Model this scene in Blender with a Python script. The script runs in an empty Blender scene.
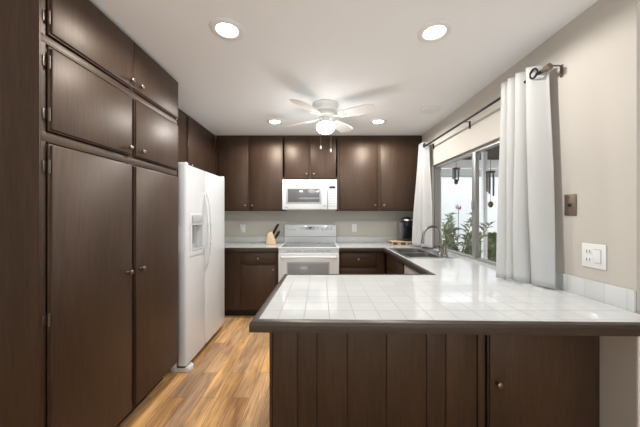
import bpy, bmesh, math, random
from mathutils import Vector, Matrix, noise
random.seed(7)
PI = math.pi
sc = bpy.context.scene
COL = sc.collection
EYE = 1.34; CEIL = 2.42; CT = 0.90          # eye height, ceiling, counter top
XR = 1.41; XL = -1.79; YB = 4.13            # right wall, left wall, back wall

# ------------------------------------------------------------------ camera
cam = bpy.data.cameras.new('camera'); camo = bpy.data.objects.new('camera', cam); COL.objects.link(camo)
camo.location = (0, 0, EYE); camo.rotation_euler = (PI/2, 0, 0)
cam.sensor_width = 36; cam.lens = 36*275/640; cam.clip_start = 0.02
sc.camera = camo
# ------------------------------------------------------------------ world (bright hazy daylight)
w = bpy.data.worlds.new('sky'); sc.world = w; w.use_nodes = True
wn = w.node_tree.nodes; bgn = wn['Background']
bgn.inputs[0].default_value = (0.86, 0.93, 1.0, 1); bgn.inputs[1].default_value = 1.8
# ------------------------------------------------------------------ big lights
def area(name, loc, rot, sx, sy, power, color, shape='RECTANGLE'):
    l = bpy.data.lights.new(name, 'AREA'); l.shape = shape; l.size = sx; l.size_y = sy
    l.energy = power; l.color = color
    o = bpy.data.objects.new(name, l); COL.objects.link(o); o.location = loc; o.rotation_euler = rot
    return o
area('rear_upward_fill', (0.5, -2.6, 0.9), (PI/2+1.3, 0, 0), 4.0, 1.5, 108, (0.82, 0.91, 1.0))  # added fill lamp behind the camera, aimed up to brighten the ceiling
vs = sc.view_settings
sc.display_settings.display_device = 'sRGB'
vs.view_transform = 'Standard'; vs.look = 'None'; vs.gamma = 1; vs.exposure = 0.4
vs.use_curve_mapping = False

# ------------------------------------------------------------------ materials
def newmat(name, color=(0.8, 0.8, 0.8), rough=0.5, metal=0.0, spec=0.5, coat=0.0, coat_r=0.1, emit=None, es=0.0, trans=0.0, ior=1.45, sub=0):
    m = bpy.data.materials.new(name); m.use_nodes = True
    b = m.node_tree.nodes['Principled BSDF']
    b.inputs['Base Color'].default_value = (*color, 1); b.inputs['Roughness'].default_value = rough
    b.inputs['Metallic'].default_value = metal; b.inputs['Specular IOR Level'].default_value = spec
    b.inputs['Coat Weight'].default_value = coat; b.inputs['Coat Roughness'].default_value = coat_r
    b.inputs['Transmission Weight'].default_value = trans; b.inputs['IOR'].default_value = ior
    if emit: b.inputs['Emission Color'].default_value = (*emit, 1); b.inputs['Emission Strength'].default_value = es
    return m
def N(m, t, **kw):
    n = m.node_tree.nodes.new(t)
    for k, v in kw.items(): setattr(n, k, v)
    return n
def L(m, a, b): m.node_tree.links.new(a, b)
def bsdf(m): return m.node_tree.nodes['Principled BSDF']
def coords(m, scale, rot=(0, 0, 0)):
    tc = N(m, 'ShaderNodeTexCoord'); mp = N(m, 'ShaderNodeMapping')
    mp.inputs['Scale'].default_value = scale; mp.inputs['Rotation'].default_value = rot
    L(m, tc.outputs['Object'], mp.inputs['Vector']); return mp.outputs['Vector']
def noise_tex(m, vec, scale, detail=4, dist=0.0, rough=0.5):
    n = N(m, 'ShaderNodeTexNoise'); n.inputs['Scale'].default_value = scale; n.inputs['Detail'].default_value = detail
    n.inputs['Distortion'].default_value = dist; n.inputs['Roughness'].default_value = rough
    L(m, vec, n.inputs['Vector']); return n.outputs['Fac']
def ramp(m, fac, stops):
    r = N(m, 'ShaderNodeValToRGB'); cr = r.color_ramp
    while len(cr.elements) > 1: cr.elements.remove(cr.elements[-1])
    cr.elements[0].position = stops[0][0]; cr.elements[0].color = (*stops[0][1], 1)
    for p, c in stops[1:]:
        e = cr.elements.new(p); e.color = (*c, 1)
    L(m, fac, r.inputs['Fac']); return r.outputs['Color']
def mixc(m, fac, a, b, mode='MIX'):
    n = N(m, 'ShaderNodeMix'); n.data_type = 'RGBA'; n.blend_type = mode
    if hasattr(fac, 'links'): L(m, fac, n.inputs[0])
    else: n.inputs[0].default_value = fac
    for s, v in ((n.inputs[6], a), (n.inputs[7], b)):
        if hasattr(v, 'links'): L(m, v, s)
        else: s.default_value = (*v, 1)
    return n.outputs[2]
def bump(m, h, strength=0.2, dist=0.01):
    b = N(m, 'ShaderNodeBump'); b.inputs['Strength'].default_value = strength; b.inputs['Distance'].default_value = dist
    L(m, h, b.inputs['Height']); L(m, b.outputs['Normal'], bsdf(m).inputs['Normal'])

def wood_mat(name, dark, mid, light, scale, rough=0.46, coat=0.12):
    m = newmat(name, mid, rough, coat=coat, coat_r=0.28 if coat > 0.5 else 0.48)
    bsdf(m).inputs['Specular IOR Level'].default_value = 0.6; bsdf(m).inputs['Specular Tint'].default_value = (1.0, 0.84, 0.68, 1)
    v = coords(m, scale)
    fine = noise_tex(m, v, 60, 6, 0.3, 0.6)
    v2 = coords(m, tuple(s*0.28 for s in scale))
    big = noise_tex(m, v2, 9, 3, 1.6, 0.5)
    c1 = ramp(m, fine, [(0.25, dark), (0.5, mid), (0.78, light)])
    c2 = ramp(m, big, [(0.35, (0.84, 0.82, 0.80)), (0.65, (1.10, 1.08, 1.06))])
    L(m, mixc(m, 1.0, c1, c2, 'MULTIPLY'), bsdf(m).inputs['Base Color'])
    bump(m, fine, 0.12, 0.002)
    return m
D_, M_, L_ = (0.026, 0.013, 0.0072), (0.043, 0.0222, 0.013), (0.062, 0.0335, 0.0203)
WOODV = wood_mat('stained_oak_vertical', D_, M_, L_, (1.6, 1.6, 0.10))
WOODH = wood_mat('stained_oak_horizontal', D_, M_, L_, (0.10, 1.6, 1.6))
WOODY = wood_mat('stained_oak_lengthwise', D_, M_, L_, (1.6, 0.10, 1.6))
TRIMW = wood_mat('counter_edge_oak', (0.015, 0.009, 0.0065), (0.024, 0.015, 0.010), (0.04, 0.026, 0.017), (0.3, 0.3, 1.5), rough=0.38, coat=0.35)
DARKIN = newmat('dark_toe_kick_wood', (0.02, 0.013, 0.009), 0.6)  # even dark brown for the toe kicks

def plank_mat():
    m = newmat('laminate_planks', (0.4, 0.25, 0.12), 0.32)
    tc = N(m, 'ShaderNodeTexCoord'); sp = N(m, 'ShaderNodeSeparateXYZ'); cb = N(m, 'ShaderNodeCombineXYZ')
    L(m, tc.outputs['Object'], sp.inputs[0]); L(m, sp.outputs['Y'], cb.inputs['X']); L(m, sp.outputs['X'], cb.inputs['Y'])
    br = N(m, 'ShaderNodeTexBrick'); br.offset = 0.37; br.offset_frequency = 2; br.squash = 1
    L(m, cb.outputs[0], br.inputs['Vector'])
    br.inputs['Color1'].default_value = (0, 0, 0, 1); br.inputs['Color2'].default_value = (1, 1, 1, 1)
    br.inputs['Mortar'].default_value = (0.5, 0.5, 0.5, 1)
    br.inputs['Scale'].default_value = 1; br.inputs['Mortar Size'].default_value = 0.0012
    br.inputs['Mortar Smooth'].default_value = 0.3
    br.inputs['Brick Width'].default_value = 0.85; br.inputs['Row Height'].default_value = 0.118
    tone = ramp(m, br.outputs['Color'], [(0.0, (0.46, 0.27, 0.13)), (0.2, (0.72, 0.47, 0.22)), (0.4, (0.50, 0.35, 0.23)),
                                         (0.55, (0.80, 0.56, 0.29)), (0.75, (0.36, 0.245, 0.165)), (0.88, (0.66, 0.44, 0.21)), (1.0, (0.78, 0.52, 0.24))])
    sh_ = N(m, 'ShaderNodeVectorMath'); sh_.operation = 'MULTIPLY_ADD'; sh_.inputs[1].default_value = (9.7, 5.3, 0)
    L(m, br.outputs['Color'], sh_.inputs[0]); L(m, coords(m, (26, 1.6, 1)), sh_.inputs[2])
    st = noise_tex(m, sh_.outputs[0], 1.5, 7, 1.2, 0.62)
    str_ = ramp(m, st, [(0.26, (0.52, 0.40, 0.32)), (0.40, (1.1, 0.98, 0.86)), (0.54, (1.45, 1.34, 1.18)), (0.75, (1.75, 1.7, 1.5))])
    c = mixc(m, 1.0, tone, str_, 'MULTIPLY')
    kn = noise_tex(m, coords(m, (5, 1.1, 1)), 1.7, 3, 0.4)
    c = mixc(m, 0.85, c, ramp(m, kn, [(0.36, (0.60, 0.56, 0.58)), (0.6, (1.1, 1.07, 1.02))]), 'MULTIPLY')
    c = mixc(m, br.outputs['Fac'], c, (0.10, 0.06, 0.035))
    L(m, c, bsdf(m).inputs['Base Color'])
    bump(m, st, 0.05, 0.002)
    return m
FLOOR = plank_mat()

def tile_mat(name, offx=0.0, offy=0.0, size=0.108, axes='XY', row=None, mort=0.38):
    m = newmat(name, (0.86, 0.87, 0.86), 0.09, spec=0.55)
    tc = N(m, 'ShaderNodeTexCoord'); sp = N(m, 'ShaderNodeSeparateXYZ'); cb = N(m, 'ShaderNodeCombineXYZ')
    ad = N(m, 'ShaderNodeVectorMath'); ad.operation = 'ADD'; ad.inputs[1].default_value = (offx, offy, 0)
    L(m, tc.outputs['Object'], sp.inputs[0]); L(m, sp.outputs[axes[0]], cb.inputs['X']); L(m, sp.outputs[axes[1]], cb.inputs['Y'])
    L(m, cb.outputs[0], ad.inputs[0])
    br = N(m, 'ShaderNodeTexBrick'); br.offset = 0; br.squash = 1
    L(m, ad.outputs[0], br.inputs['Vector'])
    br.inputs['Color1'].default_value = (0.64, 0.65, 0.64, 1); br.inputs['Color2'].default_value = (0.68, 0.69, 0.68, 1)
    br.inputs['Mortar'].default_value = (mort, mort, mort*0.97, 1)
    br.inputs['Scale'].default_value = 1; br.inputs['Mortar Size'].default_value = 0.0020; br.inputs['Mortar Smooth'].default_value = 0.25
    br.inputs['Brick Width'].default_value = size; br.inputs['Row Height'].default_value = row or size
    L(m, br.outputs['Color'], bsdf(m).inputs['Base Color'])
    inv = N(m, 'ShaderNodeMath'); inv.operation = 'SUBTRACT'; inv.inputs[0].default_value = 1
    L(m, br.outputs['Fac'], inv.inputs[1])
    mul = N(m, 'ShaderNodeMath'); mul.operation = 'MULTIPLY_ADD'; mul.inputs[1].default_value = 0.9
    nz = noise_tex(m, coords(m, (1, 1, 1)), 11, 2)
    L(m, nz, mul.inputs[0]); L(m, inv.outputs[0], mul.inputs[2])
    bump(m, mul.outputs[0], 0.35, 0.0022)
    rg = N(m, 'ShaderNodeMapRange'); rg.inputs['To Min'].default_value = 0.09; rg.inputs['To Max'].default_value = 0.7
    L(m, br.outputs['Fac'], rg.inputs['Value']); L(m, rg.outputs[0], bsdf(m).inputs['Roughness'])
    return m
TILE = tile_mat('white_counter_tile', 0.02, 0.03)
TILEB = tile_mat('white_splash_tile_back', 0.05, 0.08, axes='XZ', row=0.4, mort=0.62)
TILER = tile_mat('white_splash_tile_side', 0.048, 0.08, size=0.100, axes='YZ', row=0.4, mort=0.55)

def plaster(name, color, bs=0.15, sc_=160, rough=0.75):
    m = newmat(name, color, rough, spec=0.25)
    n = noise_tex(m, coords(m, (1, 1, 1)), sc_, 3)
    bump(m, n, bs, 0.002)
    return m
WALL = plaster('beige_wall_paint', (0.565, 0.53, 0.475))
WALLW = plaster('white_wall_paint', (0.80, 0.80, 0.79))
CEILM = plaster('white_ceiling_texture', (0.87, 0.895, 0.915), 0.35, 90)
WHITE = newmat('appliance_white', (0.71, 0.725, 0.73), 0.28, coat=0.3)
WHITE2 = newmat('white_plastic', (0.82, 0.82, 0.80), 0.4)
WHITET = newmat('white_trim_paint', (0.82, 0.82, 0.81), 0.4)
OFFW = newmat('pale_grey_plastic', (0.45, 0.46, 0.46), 0.4)
GREYP = newmat('mid_grey_plastic', (0.30, 0.31, 0.31), 0.45)  # plain mid grey for small plastic parts
BLACKG = newmat('dark_glass', (0.10, 0.10, 0.105), 0.08, coat=0.5)
OVENG = newmat('oven_window_glass', (0.27, 0.275, 0.28), 0.15, coat=0.4)
MICG = newmat('microwave_window', (0.13, 0.13, 0.135), 0.15, coat=0.4)
COOK = newmat('speckled_cooktop_glass', (0.20, 0.205, 0.21), 0.1, coat=0.4)
BLACK = newmat('black_plastic', (0.012, 0.012, 0.013), 0.3)
BLACKM = newmat('black_rod_metal', (0.02, 0.018, 0.016), 0.35, metal=0.6)
STEEL = newmat('brushed_steel', (0.55, 0.55, 0.54), 0.28, metal=1)
STEELB = newmat('shaded_steel_bowl', (0.26, 0.26, 0.255), 0.35, metal=0.9)  # darker than the rim steel: shade inside the bowls put into the colour
NICKEL = newmat('brushed_nickel', (0.30, 0.275, 0.245), 0.3, metal=1)
BRONZE = newmat('bronze_plate', (0.20, 0.155, 0.115), 0.45, metal=0.6)
KNOBM = newmat('antique_knob_metal', (0.26, 0.21, 0.165), 0.3, metal=1)
HINGEM = newmat('hinge_metal', (0.16, 0.135, 0.11), 0.5, metal=1)
ALU = newmat('aluminium_frame', (0.42, 0.42, 0.41), 0.4, metal=0.7)
BAMBOO = newmat('pale_block_wood', (0.72, 0.54, 0.33), 0.45)
TRAYW = newmat('tray_wood', (0.62, 0.49, 0.33), 0.5)
LEAF = newmat('leaf_green', (0.36, 0.43, 0.27), 0.5)
LEAF2 = newmat('hedge_green', (0.30, 0.36, 0.17), 0.6)
STEMM = newmat('stem_brown', (0.16, 0.12, 0.08), 0.7)
PINK = newmat('pink_petal', (0.72, 0.42, 0.50), 0.5)
CONC = plaster('patio_concrete', (0.50, 0.49, 0.46), 0.3, 60)
STUCCO = plaster('white_stucco', (0.85, 0.85, 0.85), 0.3, 60)
FASCIA = newmat('grey_fascia', (0.27, 0.27, 0.25), 0.6)
SOFFIT = newmat('brown_soffit_boards', (0.035, 0.025, 0.019), 0.8)
GLOW = newmat('lamp_lens', (1, 1, 1), 0.4, emit=(1.0, 0.95, 0.86), es=9)
GLOBE = newmat('frosted_globe', (1, 1, 1), 0.4, emit=(1.0, 0.96, 0.9), es=3.2)
DISP = newmat('green_display', (0.01, 0.02, 0.015), 0.2, emit=(0.1, 0.6, 0.45), es=0.25)
CHIMEM = newmat('chime_metal', (0.22, 0.22, 0.23), 0.4, metal=0.8)
def fabric():
    m = newmat('white_curtain_linen', (0.67, 0.67, 0.655), 0.85, spec=0.1)
    t = N(m, 'ShaderNodeBsdfTranslucent'); t.inputs[0].default_value = (0.88, 0.88, 0.86, 1)
    mx = N(m, 'ShaderNodeMixShader'); mx.inputs[0].default_value = 0.30
    L(m, bsdf(m).outputs[0], mx.inputs[1]); L(m, t.outputs[0], mx.inputs[2])
    L(m, mx.outputs[0], m.node_tree.nodes['Material Output'].inputs['Surface'])
    n = noise_tex(m, coords(m, (1, 1, 1)), 400, 2); bump(m, n, 0.15, 0.001)
    return m
LINEN = fabric()
def glass():
    m = newmat('window_glass', (1, 1, 1), 0.0)
    t = N(m, 'ShaderNodeBsdfTransparent'); g = N(m, 'ShaderNodeBsdfGlossy'); g.inputs['Roughness'].default_value = 0.02
    mx = N(m, 'ShaderNodeMixShader'); mx.inputs[0].default_value = 0.05; L(m, t.outputs[0], mx.inputs[1]); L(m, g.outputs[0], mx.inputs[2])
    L(m, mx.outputs[0], m.node_tree.nodes['Material Output'].inputs['Surface'])
    return m
GLASS = glass()

# ------------------------------------------------------------------ mesh helpers (everything in world metres)
class MB:
    def __init__(s): s.bm = bmesh.new()
    def box(s, x0, x1, y0, y1, z0, z1, bev=0.0, seg=2, only=None):
        t = bmesh.new(); bmesh.ops.create_cube(t, size=1)
        for v in t.verts:
            v.co = Vector(((x0+x1)/2 + v.co.x*(x1-x0), (y0+y1)/2 + v.co.y*(y1-y0), (z0+z1)/2 + v.co.z*(z1-z0)))
        if bev > 0:
            es = t.edges[:]
            if only is not None: es = [e for e in es if abs((e.verts[0].co-e.verts[1].co).normalized()[only]) > 0.9]
            bmesh.ops.bevel(t, geom=es, offset=bev, segments=seg, affect='EDGES', profile=0.5)
        s.merge(t); return s
    def merge(s, t):
        me = bpy.data.meshes.new('tmp'); t.to_mesh(me); t.free(); s.bm.from_mesh(me); bpy.data.meshes.remove(me)
    def cyl(s, p0, p1, r0, r1=None, seg=16, caps=True):
        r1 = r0 if r1 is None else r1
        p0 = Vector(p0); p1 = Vector(p1); d = p1-p0
        q = d.to_track_quat('Z', 'Y').to_matrix().to_4x4()
        bmesh.ops.create_cone(s.bm, cap_ends=caps, segments=seg, radius1=r0, radius2=r1, depth=d.length,
                              matrix=Matrix.Translation((p0+p1)/2) @ q)
        return s
    def lathe(s, c, axis, prof, seg=20):      # prof: (radius, distance along axis)
        c = Vector(c); q = Vector(axis).normalized().to_track_quat('Z', 'Y').to_matrix()
        rings = []
        for r, h in prof:
            if r < 1e-5: rings.append([s.bm.verts.new(c + q @ Vector((0, 0, h)))])
            else: rings.append([s.bm.verts.new(c + q @ Vector((r*math.cos(2*PI*k/seg), r*math.sin(2*PI*k/seg), h))) for k in range(seg)])
        for a, b in zip(rings[:-1], rings[1:]):
            for k in range(seg):
                k2 = (k+1) % seg
                f = [a[k % len(a)], a[k2 % len(a)], b[k2 % len(b)], b[k % len(b)]]
                f = list(dict.fromkeys(f))
                if len(f) > 2:
                    try: s.bm.faces.new(f)
                    except ValueError: pass
        return s
    def tube(s, pts, r, seg=10):
        pts = [Vector(p) for p in pts]; rings = []; n = len(pts)
        rr = r if isinstance(r, (list, tuple)) else [r]*n
        up = Vector((0.013, 0.021, 1)).normalized()
        for i, p in enumerate(pts):
            d = (pts[min(i+1, n-1)] - pts[max(i-1, 0)]).normalized()
            a = d.cross(up)
            if a.length < 0.05: a = d.cross(Vector((0, 1, 0)))
            a.normalize(); b = d.cross(a).normalized()
            if i and a.dot(pa) < 0: a, b = -a, -b
            pa = a
            rings.append([s.bm.verts.new(p + rr[i]*(a*math.cos(2*PI*k/seg) + b*math.sin(2*PI*k/seg))) for k in range(seg)])
        for a, b in zip(rings[:-1], rings[1:]):
            for k in range(seg): s.bm.faces.new((a[k], a[(k+1) % seg], b[(k+1) % seg], b[k]))
        s.bm.faces.new(rings[0]); s.bm.faces.new(rings[-1][::-1])
        return s
    def prism(s, poly, axis, a0, a1, bev=0.0):      # poly in the other two axes
        t = bmesh.new()
        def P(u, v, a): return {'x': (a, u, v), 'y': (u, a, v), 'z': (u, v, a)}[axis]
        A = [t.verts.new(P(u, v, a0)) for u, v in poly]; B = [t.verts.new(P(u, v, a1)) for u, v in poly]
        t.faces.new(A); t.faces.new(B[::-1])
        for k in range(len(poly)):
            k2 = (k+1) % len(poly); t.faces.new((A[k2], A[k], B[k], B[k2]))
        if bev: bmesh.ops.bevel(t, geom=t.edges[:], offset=bev, segments=2, affect='EDGES', profile=0.5)
        s.merge(t); return s
    def rot(s, c, ax, ang):
        bmesh.ops.rotate(s.bm, cent=Vector(c), matrix=Matrix.Rotation(ang, 3, ax), verts=s.bm.verts[:]); return s
ORG = {}
def root(name, loc, label, cat, group=None):
    o = bpy.data.objects.new(name, None); COL.objects.link(o); o.location = loc; o.empty_display_size = 0.1
    ORG[o.name] = Vector(loc); tag(o, label, cat, group); return o
def tag(o, label, cat, group=None, kind=None):
    if label: o['label'] = label
    if cat: o['category'] = cat
    if group: o['group'] = group
    if kind: o['kind'] = kind
    return o
def mk(name, mb, mat, parent=None, smooth=35, label=None):
    bm = mb.bm
    bmesh.ops.recalc_face_normals(bm, faces=bm.faces[:])
    if parent is None:
        xs = [v.co for v in bm.verts]
        org = Vector(((min(v.x for v in xs)+max(v.x for v in xs))/2, (min(v.y for v in xs)+max(v.y for v in xs))/2, min(v.z for v in xs)))
    else: org = ORG[parent.name]
    bmesh.ops.translate(bm, vec=-org, verts=bm.verts[:])
    me = bpy.data.meshes.new(name); bm.to_mesh(me); bm.free()
    me.materials.append(mat)
    if smooth:
        me.polygons.foreach_set('use_smooth', [True]*len(me.polygons)); me.set_sharp_from_angle(angle=math.radians(smooth))
    o = bpy.data.objects.new(name, me); COL.objects.link(o)
    if parent is None: o.location = org
    else: o.parent = parent
    ORG[o.name] = org
    if label: o['label'] = label
    return o
def copy_tree(o, parent=None):
    c = o.copy(); COL.objects.link(c)
    if parent: c.parent = parent
    for ch in list(o.children): copy_tree(ch, c)
    return c
def struct(name, mb, mat, parent=None, smooth=None):
    o = mk(name, mb, mat, parent, smooth)
    if parent is None: o['kind'] = 'structure'
    return o

# ------------------------------------------------------------------ room shell
struct('floor', MB().box(-3.2, 4.3, -4.6, YB, -0.1, 0.0), FLOOR)
struct('ceiling', MB().box(-3.2, 4.3, -4.6, YB+0.12, CEIL, CEIL+0.12), CEILM)
struct('wall_back', MB().box(XL-0.12, XR+0.12, YB, YB+0.12, 0, CEIL), WALL)
struct('wall_left', MB().box(XL-0.12, XL, 1.14, YB, 0, CEIL).box(-3.2, XL-0.12, 1.14, 1.26, 0, CEIL).box(-3.32, -3.2, -4.6, 1.26, 0, CEIL), WALL)
WY0, WY1, WZ0, WZ1 = 1.74, 3.47, 0.905, 1.94      # window opening
WE = 1.225
wr = MB()
wr.box(XR, XR+0.12, WE, WY0, 0, CEIL).box(XR, XR+0.12, WY1, YB, 0, CEIL)
wr.box(XR, XR+0.12, WY0, WY1, 0, WZ0-0.03).box(XR, XR+0.12, WY0, WY1, WZ1, CEIL)
wr.box(XR+0.12, 4.3, WE, WE+0.12, 0, CEIL)
struct('wall_right', wr, WALL)
struct('wall_side_room', MB().box(4.3, 4.42, -4.6, WE+0.12, 0, CEIL), WALL)
struct('wall_rear', MB().box(-3.2, 4.3, -4.72, -4.6, 0, CEIL), WALL)
struct('trim_1', MB().box(XR+0.001, XR+0.30, WE-0.006, WE, 0, 0.84), WHITET)

# window
win = struct('window_1', MB().box(1.44, 1.50, WY0, WY1, WZ0, WZ0+0.022).box(1.44, 1.50, WY0, WY1, WZ1-0.03, WZ1)
             .box(1.44, 1.50, WY0, WY0+0.03, WZ0, WZ1).box(1.44, 1.50, WY1-0.025, WY1, WZ0, WZ1), ALU)
mk('window_mullion', MB().box(1.435, 1.475, 2.545, 2.60, WZ0+0.02, WZ1-0.03, 0.003).box(1.475, 1.50, 2.60, 2.63, WZ0+0.02, WZ1-0.03, 0.002), ALU, win)
mk('window_latch', MB().box(1.420, 1.436, 2.56, 2.585, 1.38, 1.46, 0.004), ALU, win)
mk('glass_pane', MB().box(1.462, 1.466, WY0+0.03, 2.545, WZ0+0.02, WZ1-0.03), GLASS, win, None)
mk('glass_pane', MB().box(1.486, 1.490, 2.60, WY1-0.025, WZ0+0.02, WZ1-0.03), GLASS, win, None)
mk('window_sill', MB().box(XR+0.001, 1.44, WY0, WY1, WZ0-0.03, WZ0+0.004), TILE, win, None)

# ------------------------------------------------------------------ doors, knobs, hinges for cabinets
def knob(p, d, parent, r=0.015):
    mb = MB().lathe(p, d, [(0.0, 0.0), (0.009, 0.0), (0.007, 0.005), (0.006, 0.012), (r*0.8, 0.016), (r, 0.021), (r*0.95, 0.026), (r*0.6, 0.030), (0, 0.031)], 16)
    return mk('knob', mb, KNOBM, parent)
# face: plane with outward direction.  'x+' faces +X at x=p ; 'y-' faces -Y at y=p ; 'x-' faces -X
def slab(facing, p, a0, a1, z0, z1, th=0.019, bev=0.006):
    mb = MB()
    if facing == 'x+': mb.box(p, p+th, a0, a1, z0, z1, bev)
    elif facing == 'x-': mb.box(p-th, p, a0, a1, z0, z1, bev)
    else: mb.box(a0, a1, p-th, p, z0, z1, bev)
    # small routed lip behind the slab edge
    e = 0.006
    if facing == 'x+': mb.box(p, p+th*0.45, a0-e, a1+e, z0-e, z1+e, 0.002)
    elif facing == 'x-': mb.box(p-th*0.45, p, a0-e, a1+e, z0-e, z1+e, 0.002)
    else: mb.box(a0-e, a1+e, p-th*0.45, p, z0-e, z1+e, 0.002)
    return mb
def front(kind, facing, p, a0, a1, z0, z1, parent, kn=None, hinges=(), hside=None, mat=None, th=0.019):
    d = mk(kind, slab(facing, p, a0, a1, z0, z1, th), mat or (WOODV if kind == 'door' else WOODH), parent)
    if kn:
        a, z = kn
        c, ax = {'x+': ((p+th-0.001, a, z), (1, 0, 0)), 'x-': ((p-th+0.001, a, z), (-1, 0, 0)), 'y-': ((a, p-th+0.001, z), (0, -1, 0))}[facing]
        knob(c, ax, d)
    for hz in hinges:
        e = 0.007
        s_ = -1 if hside == 0 else 1
        a = a0-e if hside == 0 else a1+e
        h = MB()
        if facing == 'x+':
            h.cyl((p+0.012, a, hz-0.028), (p+0.012, a, hz+0.028), 0.0045, seg=10).box(p, p+0.003, min(a, a+s_*0.018), max(a, a+s_*0.018), hz-0.022, hz+0.022, 0.001)
        elif facing == 'y-':
            h.cyl((a, p-0.012, hz-0.024), (a, p-0.012, hz+0.024), 0.004, seg=10).box(min(a, a+s_*0.014), max(a, a+s_*0.014), p-0.003, p, hz-0.02, hz+0.02, 0.001)
        mk('hinge', h, HINGEM, d)
    return d

# ------------------------------------------------------------------ pantry cabinet (left)
PX = -1.165; PY0, PY1 = 1.148, 2.240
pan = root('pantry_cabinet', (-1.47, 1.67, 0), 'tall dark brown floor to ceiling pantry cabinet with six doors beside the fridge', 'cabinet')
b = MB().box(XL+0.005, PX-0.02, PY0, PY1, 0.132, CEIL-0.002)
mk('body', b, WOODV, pan, None)
mk('side_panel', MB().box(XL+0.005, PX-0.001, PY0-0.006, PY0-0.0005, 0.0, CEIL-0.002), WOODV, pan, None)
mk('toe_kick', MB().box(XL+0.03, -1.272, PY0, PY1-0.01, 0, 0.131), WOODY, pan, None)
ZR = [(0.135, 1.640), (1.692, 2.055), (2.105, CEIL-0.012)]
ys = 1.698
fr = MB()
for z0, z1 in ((0.132, 0.145), (1.645, 1.687), (2.062, 2.098), (CEIL-0.010, CEIL-0.003)):
    fr.box(PX-0.0195, PX, PY0, PY1, z0, z1, 0.0015)
fr.box(PX-0.0195, PX-0.0006, PY0, PY0+0.020, 0.132, CEIL-0.003).box(PX-0.0195, PX-0.0006, PY1-0.012, PY1, 0.132, CEIL-0.003).box(PX-0.0195, PX-0.0006, ys-0.03, ys+0.03, 0.132, CEIL-0.003)
mk('face_frame', fr, WOODV, pan)
knz = [(0.99, 0.99), (1.735, 1.735), (2.145, 2.145)]
for i, (z0, z1) in enumerate(ZR):
    g = 0.011 if i < 2 else -0.0045
    e = 0.007 if i < 2 else 0.006
    hz = (z0+0.13, (z0+z1)/2, z1-0.10) if i == 0 else (z0+0.07, z1-0.07)
    front('door', 'x+', PX, PY0+0.030, ys-g-e, z0+e, z1-e, pan, (ys-g-0.045, knz[i][0]), hz, 0)
    front('door', 'x+', PX, ys+g+e, PY1-0.012, z0+e, z1-e, pan, (ys+g+0.05, knz[i][1]), (), 1)

# ------------------------------------------------------------------ wall cabinets
UZ0 = 1.375; UF = 3.80; UX = -1.45; UT = CEIL-0.002
def wall_cab_back(x0, x1, z0, doors, label, knobs):
    r = root('wall_cabinet', ((x0+x1)/2, 3.965, z0), label, 'cabinet', 'dark wall cabinets')
    mk('body', MB().box(x0+0.001, x1-0.001, UF+0.019, YB-0.001, z0, UT), WOODV, r, None)
    f = MB().box(x0+0.001, x1-0.001, UF, UF+0.0185, z0, z0+0.04).box(x0+0.001, x1-0.001, UF, UF+0.0185, UT-0.05, UT)
    xs = [x0+0.001] + [q for d in doors for q in d] + [x1-0.001]
    for a, c in zip(xs[0::2], xs[1::2]):
        if c-a > 0.004: f.box(a-0.012, c+0.012, UF+0.0005, UF+0.018, z0+0.0395, UT-0.0495)
    mk('face_frame', f, WOODV, r, None)
    for (a, c), k in zip(doors, knobs):
        front('door', 'y-', UF, a, c, z0+0.018, UT-0.035, r, (k, z0+0.075))
    return r
wall_cab_back(-1.43, -0.503, UZ0, [(-1.395, -1.00), (-0.965, -0.52)], 'dark brown two door wall cabinet above the knife block', (-1.03, -0.93))
wall_cab_back(-0.502, 0.232, 1.806, [(-0.485, -0.155), (-0.115, 0.215)], 'short dark brown wall cabinet directly above the white microwave', (-0.185, -0.085))
wall_cab_back(0.233, XR-0.002, UZ0, [(0.27, 0.795), (0.84, 1.375)], 'dark brown two door wall cabinet above the coffee maker', (0.755, 0.88))
# left wall cabinets above fridge
lw = root('wall_cabinet', (-1.62, 3.0, 1.82), 'dark brown wall cabinet on the left wall above the white fridge', 'cabinet', 'dark wall cabinets')
LZ = 1.80
mk('body', MB().box(XL+0.002, UX-0.019, 2.246, UF-0.002, LZ, UT), WOODV, lw, None)
mk('face_frame', MB().box(UX-0.0185, UX, 2.246, UF-0.0005, LZ, LZ+0.04).box(UX-0.0185, UX, 2.246, UF-0.0005, UT-0.05, UT)
   .box(UX-0.018, UX-0.0005, 2.246, 2.28, LZ+0.039, UT-0.049).box(UX-0.018, UX-0.0005, 2.94, 3.01, LZ+0.039, UT-0.049).box(UX-0.018, UX-0.0005, 3.66, UF-0.0005, LZ+0.039, UT-0.049), WOODV, lw, None)
front('door', 'x+', UX, 2.27, 2.955, LZ+0.02, UT-0.03, lw, (2.91, LZ+0.07))
front('door', 'x+', UX, 2.995, 3.68, LZ+0.02, UT-0.03, lw, (3.04, LZ+0.07))

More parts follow.
